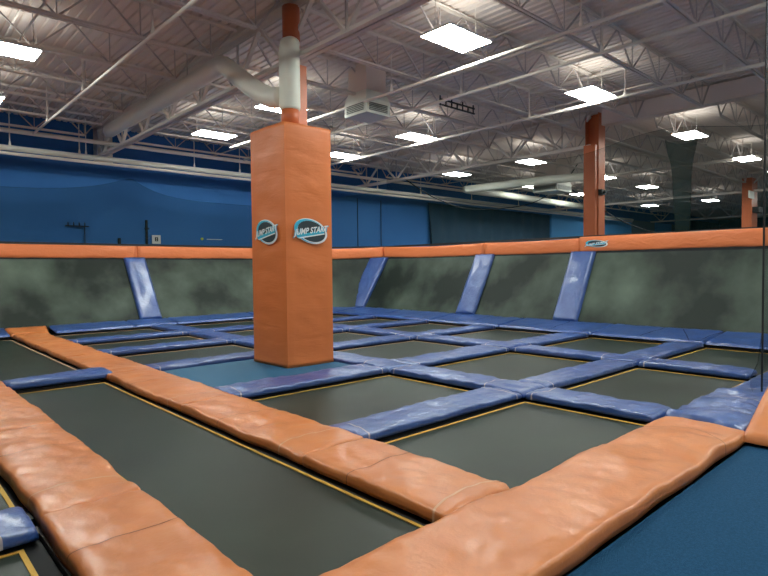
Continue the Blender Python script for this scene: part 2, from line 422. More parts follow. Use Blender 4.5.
# inclined blue pads along the foot of the walls
g = 'blue pads along the foot of the leaning walls'
fy = [1.4, 3.80, 6.1, 8.6, 11.0, 13.3, 15.35]
for i in range(6):
    a, b = fy[i] + .008, fy[i + 1] - .008
    se = [((.42, .46))] if i in (0, 2, 3) else []
    if i == 1: se = [(.55, .50), (.12, .35), (.06, -.0)]
    if i == 0: se = [(.35, .6)]
    sloped_pad('blue_pad', 'blue pad at the foot of the right leaning wall, %s row' % ORD[i], g, 'blue',
               (XW - .02, a, .07), (XW - .02, b, .07), (13.10, a, ZBW + .01), (13.10, b, ZBW + .01), .055, n=26, m=12, seed=10 + i, wr=.010, seams=se)
sloped_pad('blue_pad', 'blue pad filling the corner right of the pillar', g, 'blue',
           (XW - .02, 15.36, .07), (10.9, 15.75, .07), (13.10, 15.36, ZBW + .02), (11.6, 16.52, ZBW + .02), .055, n=18, m=12, seed=20)
fx = [10.88, 9.1, 6.5, 5.35, 3.45]
for i in range(4):
    a, b = fx[i] - .008, fx[i + 1] + .008
    sloped_pad('blue_pad', ['blue pad at the back wall foot hidden partly behind the pillar', 'blue pad at the back wall foot between the post and pillar',
                            'short blue pad below the left blue post', 'blue pad at the back wall foot right of the middle orange strip'][i], g, 'blue',
               (b, 15.72, .07), (a, 15.72, .07), (b, 16.52, ZBW), (a, 16.52, ZBW), .055, n=20, m=8, seed=30 + i, wr=.009)
sloped_pad('blue_pad', 'blue pad at the back wall foot left of the middle orange strip', g, 'blue',
           (-1.6, 15.72, .07), (XM0 - .02, 15.72, .07), (-1.6, 16.52, ZBW), (XM0 - .02, 16.52, ZBW), .055, n=30, m=8, seed=36)
sloped_pad('orange_pad', 'flared orange end pad of the middle strip against the back wall', 'orange pads of the two long strips', 'orange',
           (XM0 - .05, 15.60, .085), (3.28, 15.60, .085), (XM0 - .05, 16.40, .185), (3.38, 16.40, .185), .055, n=10, m=8, seed=37)

sloped_pad('entrance_pad', 'slanted orange pad rising at the right frame edge beside the net', 'orange entrance pads', 'orange',
           (5.62, -2.0, .05), (5.62, 1.50, .05), (7.35, -2.0, .36), (7.35, 1.66, .36), .07, n=30, m=16, seed=50, wr=.01)
bm = B(); v = [bm.verts.new(p) for p in ((5.70, -1.95, .021), (7.33, -1.95, .021), (7.33, 1.45, .021), (5.70, 1.45, .021), (5.70, -1.95, .055), (7.33, -1.95, .34), (7.33, 1.45, .34), (5.70, 1.45, .055))]
for f_ in ((0, 1, 2, 3), (4, 5, 6, 7), (0, 1, 5, 4), (1, 2, 6, 5), (2, 3, 7, 6), (3, 0, 4, 7)): bm.faces.new([v[q] for q in f_])
tag(link('ramp_block', bm, M['steel_black']), 'black block under the slanted orange pad at the right edge', 'block')

# orange rail pads
def rail_pad(label, pts, seed, logo=False, w=.38, th=.16):
    """vertical rounded band following pts (mid height)"""
    P = [Vector(p) for p in pts]
    path = []
    for a, b in zip(P, P[1:]):
        n = max(2, int((b - a).length / .12))
        for k in range(n): path.append(a.lerp(b, k / n))
    path.append(P[-1])
    bm = B(); na = 20; rings = []
    for i, p in enumerate(path):
        d = (path[min(i + 1, len(path) - 1)] - path[max(i - 1, 0)]); d.z = 0; d.normalize()
        s = Vector((-d.y, d.x, 0))
        r = []
        for k in range(na):
            t = 2 * pi * k / na
            cx = sgnpow(math.cos(t), .6) * th / 2; cz = sgnpow(math.sin(t), .55) * w / 2
            q = Vector((p.x * .9 + p.y * .9, cz * 3 + (p.x + p.y) * 1.2, seed))
            dn = noise.noise(q * 1.6) * .022 + noise.noise(Vector(((p.x + p.y) * 3 - cz * 9, seed, cz))) * .014
            r.append(bm.verts.new(p + s * (cx + math.copysign(dn, cx)) + Vector((0, 0, cz))))
        rings.append(r)
    for a, b in zip(rings, rings[1:]):
        for k in range(na): bm.faces.new((a[k], a[(k + 1) % na], b[(k + 1) % na], b[k]))
    bm.faces.new(rings[0][::-1]); bm.faces.new(rings[-1])
    o = link('rail_pad', bm, M['rail'], None, True)
    return tag(o, label, 'pad', 'orange pads on the top rail')
ZR = 2.155
def sagpts(a, b, n=8, s=.03):
    a = Vector(a); b = Vector(b)
    return [a.lerp(b, k / n) - Vector((0, 0, s * math.sin(pi * k / n))) for k in range(n + 1)]
rl = rail_pad('orange rail pad over the rightmost leaning wall, beside the rail logo', sagpts((14.02, 1.3, ZR + .02), (14.02, 7.5, ZR + .02), 10, -.0), 1, w=.40)
rail_pad('orange rail pad between the rail logo and the middle blue post', sagpts((14.02, 7.52, ZR), (14.02, 10.6, ZR), 8, .02), 2)
rail_pad('orange rail pad from the middle blue post to the corner', sagpts((14.02, 10.62, ZR), (14.02, 15.15, ZR + .03), 8, .04), 3)
rail_pad('orange rail pad across the corner just right of the pillar', sagpts((13.98, 15.2, ZR + .03), (11.9, 17.6, ZR), 8, .03), 4)
rail_pad('orange rail pad along the back wall between post and pillar', sagpts((11.88, 17.67, ZR), (6.1, 17.67, ZR + .0), 12, .0), 5)
rail_pad('orange rail pad along the back wall left of the blue post', sagpts((6.08, 17.67, ZR), (-1.6, 17.67, ZR + .02), 12, .01), 6)
# black top rail of the frame behind the pads
bm = B()
for a, b in (((14.16, 1.3, 2.38), (14.16, 15.2, 2.38)), ((14.16, 15.2, 2.38), (11.95, 17.8, 2.38)), ((11.95, 17.8, 2.38), (-1.6, 17.8, 2.38))):
    bar(bm, a, b, .05, .06)
for x, y in ((14.16, 3.5), (14.16, 7.4), (14.16, 10.6), (14.16, 15.2), (11.95, 17.8), (6.0, 17.8), (0, 17.8)):
    bar(bm, (x, y, -.9), (x, y, 2.35), .08)
tag(link('net_rail', bm, M['steel_black']), 'thin black net rail running just above the orange rail pads', 'rail')

# ------------------------------------------------------------------ nets
def net(name, label, a, b, zb, ztf, n, matn='net', lean=0.0):
    a = Vector((*a, 0)); b = Vector((*b, 0)); bm = B(); rows = []
    s = Vector((-(b - a).y, (b - a).x, 0)).normalized()
    for i in range(n + 1):
        t = i / n; p = a.lerp(b, t); zt = ztf(t); c = []
        for j in range(7):
            v = j / 6
            c.append(bm.verts.new(p + s * (.06 * math.sin(t * 40) * math.sin(pi * v) + lean * v) + Vector((0, 0, zb + (zt - zb) * v))))
        rows.append(c)
    for p, q in zip(rows, rows[1:]):
        for j in range(6): bm.faces.new((p[j], q[j], q[j + 1], p[j + 1]))
    o = link(name, bm, M[matn], None, True); tag(o, label, 'net', 'black safety nets')
    bm = B(); tube(bm, [a.lerp(b, i / 60) + s * lean + Vector((0, 0, ztf(i / 60))) for i in range(61)], .005, 6)
    link('top_rope', bm, M['net'], o)
    return o
def scal(peaks, zp, zv):
    def f(t):
        for p, q in zip(peaks, peaks[1:]):
            if p <= t <= q:
                k = (t - p) / (q - p); return zv + (zp - zv) * abs(2 * k - 1) ** 5
        return zv
    return f
net('safety_net', 'black net with scalloped top edge above the left back wall rail', (-1.6, 17.82), (11.95, 17.82), 2.38, scal([-.35, .562, 1.15], 4.42, 3.84), 90, 'netleft')
net('safety_net', 'black net above the corner rail right of the pillar', (11.95, 17.82), (14.17, 15.2), 2.38, lambda t: 4.35 + .1 * math.cos(6.28 * t), 16)
net('safety_net', 'tall black net above the right leaning wall rail', (14.17, 15.2), (14.17, 1.3), 2.38, lambda t: 4.7 + .15 * math.cos(18 * t), 80)
# gathered net column
bm = B(); prof = [(2.38, .17), (2.7, .18), (3.2, .20), (3.6, .21), (3.95, .24), (4.2, .30), (4.38, .36), (4.45, .38)]
rings = []
for z, r in prof:
    rings.append([bm.verts.new((14.05 + math.cos(2 * pi * k / 20) * r * .5, 5.02 + (4.45 - z) * -.02 + math.sin(2 * pi * k / 20) * r * (1 + .12 * math.sin(5 * k)), z + (.12 * math.sin(2 * pi * k / 20) ** 2 if z > 4.3 else 0))) for k in range(20)])
for a, b in zip(rings, rings[1:]):
    for k in range(20): bm.faces.new((a[k], a[(k + 1) % 20], b[(k + 1) % 20], b[k]))
tag(link('gathered_net', bm, M['netdense'], None, True), 'black net gathered into a hanging bundle right of the far orange column', 'net')
# entry net at right frame edge
bm = B(); rows = []
for i in range(30):
    t = i / 29; x = 7.52 + 4.5 * t; y = 1.80 + .05 * math.sin(i * 1.3)
    rows.append([bm.verts.new((x - (.10 * math.exp(-((z - .25) / .18) ** 2) if i == 0 else 0), y + (.10 * math.exp(-((z - .25) / .2) ** 2) if i < 3 else 0), z)) for z in (.14, .2, .3, .45, .8, 1.5, 3, 4.6, 5.4)])
for p, q in zip(rows, rows[1:]):
    for j in range(8): bm.faces.new((p[j], q[j], q[j + 1], p[j + 1]))
en = link('entry_net', bm, M['net'], None, True); tag(en, 'tall black net hanging at the right frame edge beside the entrance pad', 'net', 'black safety nets')
bm = B(); tube(bm, [(7.52, 1.80, z) for z in (.14, 1, 2, 3, 4, 5.4)], .011, 6); link('edge_rope', bm, M['black'], en)

# ------------------------------------------------------------------ orange pillar
PX0, PX1, PY0, PY1 = 4.80, 5.70, 7.44, 8.48
pl = empty('padded_pillar', ((PX0 + PX1) / 2, (PY0 + PY1) / 2, 0.055), 'tall square orange padded pillar standing on the blue platform', 'pillar')
bm = B(); hs = [0.058 + (3.87 - .058) * i / 60 for i in range(61)]; n = 14; rings = []
for z in hs:
    r = []
    per = []
    for k in range(n): per.append((PX0 + (PX1 - PX0) * k / n, PY0, 0, -1))
    for k in range(n): per.append((PX1, PY0 + (PY1 - PY0) * k / n, 1, 0))
    for k in range(n): per.append((PX1 - (PX1 - PX0) * k / n, PY1, 0, 1))
    for k in range(n): per.append((PX0, PY1 - (PY1 - PY0) * k / n, -1, 0))
    for i, (x, y, nx, ny) in enumerate(per):
        k = i % n; e = min(k, n - k) / (n / 2)
        w = (noise.noise(Vector((x * 1.5, y * 1.5, z * 3.5))) * .018 + noise.noise(Vector((x * 3, y * 3, z * 8 + x * 5))) * .009) * min(1, e * 1.3)
        w += .010 * math.sin(pi * k / n) + (.012 if z < .2 else 0) * (1 - (z - .06) / .14 if z < .2 else 0)
        if k == 0:
            ox = -1 if x < 5 else 1; oy = -1 if y < 8 else 1
            r.append(bm.verts.new((x - ox * .006 + (ox * .01 if z < .12 else 0), y - oy * .006, z)))
        else: r.append(bm.verts.new((x + nx * w, y + ny * w, z)))
    rings.append(r)
for a, b in zip(rings, rings[1:]):
    for k in range(4 * n): bm.faces.new((a[k], a[(k + 1) % (4 * n)], b[(k + 1) % (4 * n)], b[k]))
bm.faces.new(rings[0][::-1]); bm.faces.new(rings[-1])
cv = link('pad_cover', bm, M['pillar'], pl, True)
me = cv.data
# sharpen the four vertical corners
for e in me.edges:
    a, b = (i % (4 * n) for i in e.vertices)
    if a == b and a % n == 0: e.use_edge_sharp = True
bm = B(); box(bm, 4.815, 4.822, 7.443, 7.4435, 0.1, 3.8); bm.free()

def text_mesh(s, size, shear=.25):
    cu = bpy.data.curves.new('t', 'FONT'); cu.body = s; cu.size = size; cu.shear = shear; cu.align_x = 'CENTER'; cu.align_y = 'CENTER'
    cu.offset = size * .025
    o = bpy.data.objects.new('t', cu); COL.objects.link(o)
    dg = bpy.context.evaluated_depsgraph_get(); me = bpy.data.meshes.new_from_object(o.evaluated_get(dg))
    vs = [v.co.copy() for v in me.vertices]; fs = [list(p.vertices) for p in me.polygons]
    bpy.data.objects.remove(o); bpy.data.curves.remove(cu); bpy.data.meshes.remove(me)
    return vs, fs
def logo(origin, ux, W, Hh, parent, nor):
    """emblem: dark tilted oval with cyan and white rims, lettering JUMP START across it"""
    O = Vector(origin); X = Vector(ux).normalized(); Z = Vector((0, 0, 1)); Nn = Vector(nor)
    bm = B()
    def poly(pts, off, mi):
        f = bm.faces.new([bm.verts.new(O + X * p[0] * W / 2 + Z * p[1] * Hh / 2 + Nn * off) for p in pts]); f.material_index = mi
    def ell(cx, cy, a, b, rot, n=40):
        return [(cx + a * math.cos(t) * math.cos(rot) - b * math.sin(t) * math.sin(rot) * .6,
                 cy + a * math.cos(t) * math.sin(rot) * 1.6 + b * math.sin(t) * math.cos(rot)) for t in [2 * pi * k / n for k in range(n)]]
    poly(ell(.02, -.0, .98, .92, -.22), .002, 2)
    poly(ell(-.04, .0, .93, .86, -.22), .004, 1)
    poly(ell(.06, -.05, .84, .80, -.22), .006, 2)
    poly(ell(.05, -.02, .82, .76, -.22), .008, 0)
    poly([(-.80, -.52), (.80, -.12), (.74, .08), (-.86, -.28)], .010, 1)
    poly([(-.66, -.58), (.82, -.20), (.80, -.12), (-.78, -.52)], .0105, 2)
    o = link('logo', bm, [M['logoblack'], M['cyan'], M['logowhite']], parent)
    vs, fs = text_mesh('JUMP START', 1.0, .25)
    w = max(v.x for v in vs) - min(v.x for v in vs); h = max(v.y for v in vs) - min(v.y for v in vs)
    for nm, m, off, dx, dz, sc in (('lettering_outline', 'cyan', .012, .006, -.010, 1.06), ('lettering', 'logowhite', .015, 0, 0, 1.0)):
        bm = B(); V = []
        for v in vs:
            x = v.x / w * W * 1.0 * sc; y = v.y / h * Hh * .30 * sc
            V.append(bm.verts.new(O + X * (x + dx * W) + Z * (y + x * .13 + .02 * Hh + dz * W) + Nn * off))
        for f in fs:
            try: bm.faces.new([V[i] for i in f])
            except ValueError: pass
        link(nm, bm, M[m], o)
    return o
logo((5.25, 7.415, 2.20), (1, 0, 0), .66, .42, pl, (0, -1, 0))
logo((4.772, 7.95, 2.20), (0, -1, 0), .66, .42, pl, (-1, 0, 0))
logo((13.925, 7.02, 2.18), (0, -1, 0), .62, .20, rl, (-1, 0, 0))

# steel column and pipe over the pillar
t = empty('steel_column', (5.48, 8.02, 3.87), 'orange steel column rising behind the white pipe above the pillar', 'column', 'orange steel columns')
bm = B(); box(bm, 5.38, 5.58, 7.93, 7.95, 3.872, 5.0); box(bm, 5.38, 5.58, 8.09, 8.11, 3.872, 5.0); box(bm, 5.47, 5.49, 7.95, 8.09, 3.872, 5.0)
link('shaft', bm, M['colorange'], t)
t = empty('drain_pipe', (5.06, 7.66, 3.87), 'orange and white drain pipe standing on top of the orange pillar', 'pipe')
bm = B(); tube(bm, [(5.06, 7.66, 3.872), (5.06, 7.66, 4.14)], .14, 20); link('lower_pipe', bm, M['colorange'], t, True)
bm = B(); tube(bm, [(5.06, 7.66, 4.12), (5.06, 7.66, 4.16), (5.06, 7.66, 4.95), (5.06, 7.66, 5.0), (5.09, 7.69, 5.15), (5.20, 7.76, 5.24)], [.15, .165, .165, .17, .16, .12], 20); link('white_jacket', bm, M['ductg'], t, True)
bm = B(); tube(bm, [(5.17, 7.76, 5.16), (5.17, 7.76, 5.80)], .14, 20); link('upper_pipe', bm, M['colorange'], t, True)
# round duct
t = empty('round_duct', (4.85, 12.0, 5.2), 'long white round duct hung under the girder, elbowing down to the pillar', 'duct')
bm = B(); tube(bm, smooth_path([(4.9, 16.0, 5.30), (4.9, 14, 5.31), (4.9, 11, 5.31), (4.9, 9.75, 5.32), (4.9, 9.45, 5.24), (4.9, 9.2, 5.08), (4.92, 8.75, 4.78), (4.94, 8.4, 4.56), (5.0, 8.1, 4.41), (5.04, 7.85, 4.37)], 5), .165, 22); link('duct_pipe', bm, M['duct'], t, True)
for y in (15.5, 13.2, 11.0):
    bm = B(); bar(bm, (4.86, y, 5.44), (4.86, y, 5.93), .015); link('hanger', bm, M['steel2'], t)

# ------------------------------------------------------------------ building shell
ZD = 5.98
bm = B(); prof = []; x = -8.0; i = 0
while x < 62:
    prof += [(x, ZD), (x + .10, ZD), (x + .115, ZD + .03), (x + .16, ZD + .03)]; x += .175
up = [[bm.verts.new((px, yy, pz)) for px, pz in prof] for yy in (-9, 18.7)]
for k in range(len(prof) - 1): bm.faces.new((up[0][k], up[0][k + 1], up[1][k + 1], up[1][k]))
box(bm, -8, 62, -9, 18.7, ZD + .12, ZD + .2)
struct(link('ceiling', bm, M['ceil']))
bm = B(); box(bm, -8, 62, 18.6, 18.8, -1, 6.2); struct(link('wall_back', bm, M['wall']))
bm = B(); box(bm, 61.8, 62, -9, 18.6, -1, 6.2); struct(link('wall_right', bm, M['endwall']))
bm = B(); box(bm, -8.2, -8, -9, 18.6, -1, 6.2); struct(link('wall_left', bm, M['endwall']))
bm = B(); box(bm, -8, 62, -9.2, -9, -1, 6.2); struct(link('wall_front', bm, M['endwall']))
# curtains and panels on the back wall
def wavy(name, label, m, x0, x1, z0, z1, cat, amp=.05, group=None):
    bm = B(); n = int((x1 - x0) / .18); r = []
    for i in range(n + 1):
        x = x0 + (x1 - x0) * i / n; y = 18.42 + amp * math.sin(i * 1.15) * (1 + .4 * math.sin(i * .31))
        r.append([bm.verts.new((x + .25 * (1 - abs(2 * v - 1)) * (i == 0), y + dy, z0 + (z1 - z0) * v)) for v in (0, .5, 1) for dy in (0, .03)])
    for a, b in zip(r, r[1:]):
        for j0, j1 in ((0, 2), (2, 4), (3, 1), (5, 3), (4, 5), (1, 0)): bm.faces.new((a[j0], b[j0], b[j1], a[j1]))
    return tag(link(name, bm, m, None, True), label, cat, group)
wavy('curtain', 'dark navy curtain on the back wall right of the middle blue post', M['navy'], 19.9, 30.6, .6, 4.7, 'curtain', .05)
wavy('curtain', 'dark navy curtain high on the far right end of the back wall', M['navy'], 53.5, 61.5, .2, 5.6, 'curtain', .05)
for i, (a, b, m, nm) in enumerate(((30.9, 35.6, 'wallfar', 'bright blue panel directly left of the far orange column'), (35.7, 42.0, 'wallfar', 'bright blue panel directly right of the far orange column'),
                                   (42.1, 46.2, 'greypanel', 'grey blue panel right of the bright blue panels'), (46.3, 49.6, 'wallfar', 'blue panel between the two grey blue panels'), (49.7, 53.4, 'greypanel', 'grey blue panel left of the gathered net'))):
    bm = B(); box(bm, a, b, 18.45, 18.58, -.9, 5.0); tag(link('painted_panel', bm, M[m]), nm, 'panel', 'panels on the far back wall')
for i, x in enumerate((15.6, 16.95)):
    bm = B(); box(bm, x, x + .03, 18.57, 18.6, .2, 4.6); struct(link('trim_%d' % (i + 1), bm, M['endwall']))

# ------------------------------------------------------------------ roof steel
GX = [5.25, 15.3, 30.4, 45.5]
GZ = 4.97
def girder(x, y0, y1, label, zb=GZ, zt=5.88):
    t = empty('roof_girder', (x, (y0 + y1) / 2, zb), label, 'girder', 'roof girders')
    bm = B()
    for s in (-1, 1):
        box(bm, x + s * .015, x + s * .10, y0, y1, zb - .015, zb + .0); box(bm, x + s * .015, x + s * .03, y0, y1, zb, zb + .09)
    link('bottom_chord', bm, M['steel'], t)
    bm = B()
    for s in (-1, 1):
        box(bm, x + s * .015, x + s * .12, y0, y1, zt, zt + .015); box(bm, x + s * .015, x + s * .03, y0, y1, zt - .10, zt)
    link('top_chord', bm, M['steel'], t)
    n = int((y1 - y0) / 1.55); st_ = (y1 - y0) / n
    for k in range(n):
        a = y0 + st_ * k; 
        bm = B(); bar(bm, (x, a, zt - .04), (x, a + st_ / 2, zb + .04), .07, .05); link('web_brace', bm, M['steel'], t)
        bm = B(); bar(bm, (x, a + st_ / 2, zb + .04), (x, a + st_, zt - .04), .07, .05); link('web_brace', bm, M['steel'], t)
        bm = B(); bar(bm, (x, a + st_ / 2, zt - .04), (x, a + st_ / 2, zb + .04), .035); link('web_brace', bm, M['steel2'], t)
    return t
girder(GX[0], -4, 18.5, 'white steel roof girder passing above the orange pillar')
girder(GX[1], 7.9, 18.5, 'white steel roof girder left of the far orange column')
girder(GX[2], -4, 18.5, 'distant white steel roof girder above the farthest orange column')
girder(GX[3], -4, 18.5, 'most distant white steel roof girder toward the navy end wall')
# deep boxed beam continuing the second girder
bm = B(); box(bm, 15.15, 15.45, -4, 7.5, 5.50, 5.93); tag(link('boxed_beam', bm, M['ceil']), 'smooth grey boxed beam running right from the far orange column', 'beam')
# joists
def joist_mesh(x0, x1):
    L = x1 - x0; zt = ZD - .03; zb = zt - .62; out = []
    bm = B()
    for s in (-1, 1): box(bm, x0, x1, s * .012, s * .055, zt - .008, zt); box(bm, x0, x1, s * .012, s * .02, zt - .05, zt - .008)
    out.append(('top_chord', bm))
    bm = B()
    for s in (-1, 1): box(bm, x0 + .5, x1 - .5, s * .012, s * .055, zb, zb + .008); box(bm, x0 + .5, x1 - .5, s * .012, s * .02, zb + .008, zb + .05)
    out.append(('bottom_chord', bm))
    bm = B(); n = max(4, int((L - 1.0) / 1.2)); s = (L - 1.0) / n
    bar(bm, (x0 + .05, 0, zt - .02), (x0 + .5, 0, zb + .02), .03)
    bar(bm, (x1 - .05, 0, zt - .02), (x1 - .5, 0, zb + .02), .03)
    for k in range(n):
        a = x0 + .5 + s * k
        bar(bm, (a, 0, zb + .02), (a + s / 2, 0, zt - .02), .024); bar(bm, (a + s / 2, 0, zt - .02), (a + s, 0, zb + .02), .024)
        bar(bm, (a + s, 0, zb + .02), (a + s, 0, zt - .02), .016)
    out.append(('web', bm))
    return out
bays = [(-7.9, 5.1, 'left of the duct girder'), (5.4, 15.15, 'between the pillar girder and second girder'), (15.48, 30.25, 'beyond the second girder'), (30.55, 45.3, 'in the farthest lit bay')]
nth = ['first', 'second', 'third', 'fourth', 'fifth', 'sixth', 'seventh', 'eighth', 'ninth', 'tenth', 'eleventh', 'twelfth', 'thirteenth', 'fourteenth', 'fifteenth']
for bi, (x0, x1, nm) in enumerate(bays):
    proto = None; k = 0; y = 17.15
    ymin = [4.0, 2.2, 1.0, 3.0][bi]
    while y > ymin:
        lab = 'painted steel roof joist %s, %s from the blue wall' % (nm, nth[k])
        if proto is None:
            proto = empty('roof_joist', (0, y, 0), lab, 'joist', 'roof joists')
            for pn, bm in joist_mesh(x0, x1):
                o = link(pn, bm, M['steel'] if pn != 'web' else M['steel2'], None); o.parent = proto
            y00 = y
        else: copy_tree(proto, (0, y - y00, 0), lab)
        y -= 1.545; k += 1
t = empty('bearing_post', (5.4, 18.3, 4.9), 'pale steel bearing post where the duct girder meets the blue wall', 'post')
bm = B(); box(bm, 5.22, 5.62, 18.2, 18.58, 4.85, 5.95); link('post', bm, M['steel'], t)
for dx in (0, .16, .32):
    bm = B(); bar(bm, (5.28 + dx, 18.15, 4.85), (5.28 + dx, 18.15, 5.9), .05); link('strut', bm, M['steel'], t)
# bridging angles
for i, x in enumerate((-1.5, 2.0, 8.7, 12.2, 19.5, 24.5)):
    bm = B(); bar(bm, (x, 2, 5.40), (x, 18.3, 5.40), .028); bar(bm, (x + .0, 2, 5.86), (x + .0, 18.3, 5.86), .028)
    tag(link('bridging_angle', bm, M['steel']), 'thin steel bridging angle crossing the joists, %s from the left' % nth[i], 'brace', 'bridging angles')

# ------------------------------------------------------------------ columns
def column(x, y, label, dev=True):
    t = empty('steel_column', (x, y, -.9), label, 'column', 'orange steel columns')
    bm = B(); box(bm, x - .25, x - .10, y - .17, y + .17, -.9, 5.0); link('side_channel', bm, M['colorange'], t)
    bm = B(); z1 = 5.9
    box(bm, x - .10, x + .28, y - .20, y - .175, -.9, z1); box(bm, x - .10, x + .28, y + .175, y + .20, -.9, z1); box(bm, x + .06, x + .12, y - .175, y + .175, -.9, z1)
    link('shaft', bm, M['colorange'], t)
    if dev:
        bm = B(); box(bm, x - .12, x + .12, y - .30, y - .20, 3.60, 3.75); box(bm, x - .02, x + .03, y - .36, y - .30, 3.63, 3.70); link('camera_box', bm, M['steel_black'], t)
    return t
column(15.35, 7.83, 'orange steel column standing behind the right leaning wall, near the rail logo')
t = empty('steel_column', (30.5, 7.9, -.9), 'farthest orange steel column with a cream collar at the right', 'column', 'orange steel columns')
bm = B(); box(bm, 30.1, 31.0, 7.7, 8.1, -.9, 5.6); link('shaft', bm, M['colorange'], t)
bm = B(); box(bm, 29.5, 30.3, 7.65, 7.69, 4.62, 4.95); link('collar', bm, M['pipe'], t)
bm = B(); box(bm, 30.2, 30.9, 7.45, 7.7, 4.0, 4.25); link('camera_box', bm, M['steel_black'], t)

# ------------------------------------------------------------------ pipes
def pipe(label, a, b, r, m='pipe', hang=(), nm='ceiling_pipe', ztop=5.9):
    o = empty(nm, a, label, 'pipe', 'ceiling pipes')
    bm = B(); tube(bm, [a, b], r, 12); link('pipe', bm, M[m], o, True)
    A = Vector(a); Bv = Vector(b)
    for h in hang:
        p = A.lerp(Bv, h); bm = B(); tube(bm, [(p.x, p.y, p.z + r * .6), (p.x, p.y, ztop)], .014, 6); tube(bm, [(p.x, p.y, p.z + r * .5), (p.x, p.y, p.z + r + .05), (p.x, p.y, p.z + r + .12)], [.035, .03, .014], 8)
        link('hanger_rod', bm, M['pipe'] if m == 'pipe' else M['steel'], o)
    return o
pipe('long cream pipe hung along the blue back wall below the roof', (-7.8, 17.5, 4.83), (40, 17.5, 4.83), .075, hang=[(x + 7.8) / 47.8 for x in (2.9, 4.55, 4.72, 7.9, 9.5, 13.2, 15.8, 18.4, 22, 26, 31, 36)])
pipe('grey conduit running just under the long cream wall pipe', (-7.8, 17.55, 4.70), (40, 17.55, 4.70), .045, 'steel')
pipe('thick pale steel tube along the wall just below the joists', (-7.8, 17.3, 5.24), (30, 17.3, 5.24), .06, 'steel')
pipe('pale sprinkler pipe slanting across the upper left ceiling', (3.27, 16.6, 5.10), (3.27, 2, 5.10), .028, 'steel', hang=(.1, .3, .55))
pipe('upper of two sprinkler pipes crossing the top of the ceiling', (7.85, 15, 5.1), (7.85, 1.5, 5.1), .028, 'steel', hang=(.2, .5, .8))
pipe('lower of two sprinkler pipes crossing the top right ceiling', (9.1, 16.5, 5.12), (9.1, 1.5, 5.12), .03, 'steel', hang=(.2, .35, .6, .8))
pipe('pale sprinkler pipe running just left of the far orange column top', (11.9, 17, 5.17), (11.9, 1.5, 5.17), .035, 'steel', hang=(.2, .4, .6, .75, .87))
pipe('distant sprinkler pipe beyond the far orange column', (22.6, 17, 5.29), (22.6, 1.5, 5.29), .06, 'steel')
# far duct loop
t = empty('round_duct', (19.4, 15.7, 5.0), 'distant pale round duct bending back left of the far orange column', 'duct')
bm = B(); tube(bm, smooth_path([(20.6, 10.2, 5.02), (20.0, 12, 5.02), (19.5, 15.3, 5.0), (19.45, 15.75, 5.0), (19.9, 15.85, 5.0), (22, 15.85, 5.0), (30.0, 15.85, 4.95)], 6), .16, 14)
link('duct_pipe', bm, M['ductg'], t, True)
# diffusers
def diffuser(x0, y0, w, d, z0, label, sh=True):
    t = empty('air_diffuser', (x0 + w / 2, y0 + d / 2, z0), label, 'vent', 'air diffusers')
    bm = B(); box(bm, x0, x0 + w, y0, y0 + d, z0, z0 + .30); link('vent_box', bm, M['ductg'], t)
    bm = B()
    q = [(0, 0, .30), (.06, .06, .50)]
    v = [[bm.verts.new((x0 + (w - a) * i + a * (1 - i) * 1.0, y0 + (d - b) * j + b * (1 - j), z0 + c_)) for i, j in ((0, 0), (1, 0), (1, 1), (0, 1))] for a, b, c_ in q]
    for k in range(4): bm.faces.new((v[0][k], v[0][(k + 1) % 4], v[1][(k + 1) % 4], v[1][k]))
    link('hood', bm, M['ductg'], t)
    bm = B(); box(bm, x0 + .06, x0 + w - .06, y0 + .06, y0 + d - .06, z0 + .5, 5.96); link('shaft', bm, M['ceil'], t)
    for nm, f in (('front', 0), ('side', 1)):
        bm = B()
        for k in range(5):
            z = z0 + .06 + k * .035
            if f == 0: box(bm, x0 + .08, x0 + w - .08, y0 - .012, y0 - .001, z, z + .02)
            else: box(bm, x0 - .012, x0 - .001, y0 + .08, y0 + d - .08, z, z + .02)
        link('grille', bm, M['grille'], t)
    return t
diffuser(7.83, 9.0, .68, .72, 4.88, 'square white air diffuser hanging right of the orange pillar top')
diffuser(20.5, 12.0, 1.15, 1.1, 4.66, 'distant square air diffuser left of the far orange column')
# black cable tray on a joist
bm = B()
def bt(a, b, w): bar(bm, [a[0] - 1.25, a[1] - .76, a[2] - .09], [b[0] - 1.25, b[1] - .76, b[2] - .09], w)
for s in (0, .12): bt((11.05, 9.45, 5.42 + s), (12.3, 9.45, 5.42 + s), .03)
for k in range(7): bt((11.05 + k * .2, 9.45, 5.40), (11.05 + k * .2, 9.45, 5.62 - .08 * (k % 2)), .025)
tag(link('cable_tray', bm, M['steel_black']), 'small black cable tray on a joist below the brightest ceiling light', 'bracket')
# black sagging cable
bm = B(); tube(bm, smooth_path([(15.3, 15.4, 5.0), (16.9, 15.2, 4.35), (19, 15, 4.05), (21, 13.5, 4.3), (22.2, 12.6, 5.3), (22.5, 12.2, 5.95)], 8), .02, 6)
tag(link('black_cable', bm, M['black']), 'black cable sagging in front of the navy curtain', 'cable')
bm = B(); tube(bm, smooth_path([(22, 12.3, 4.9), (24, 12, 4.2), (27, 12, 3.6), (30.5, 12, 3.3), (35, 12, 3.5), (39, 12, 3.9), (45.5, 12, 5.0)], 8), .03, 6)
tag(link('black_cable', bm, M['black']), 'black cable sagging behind the far orange column', 'cable')

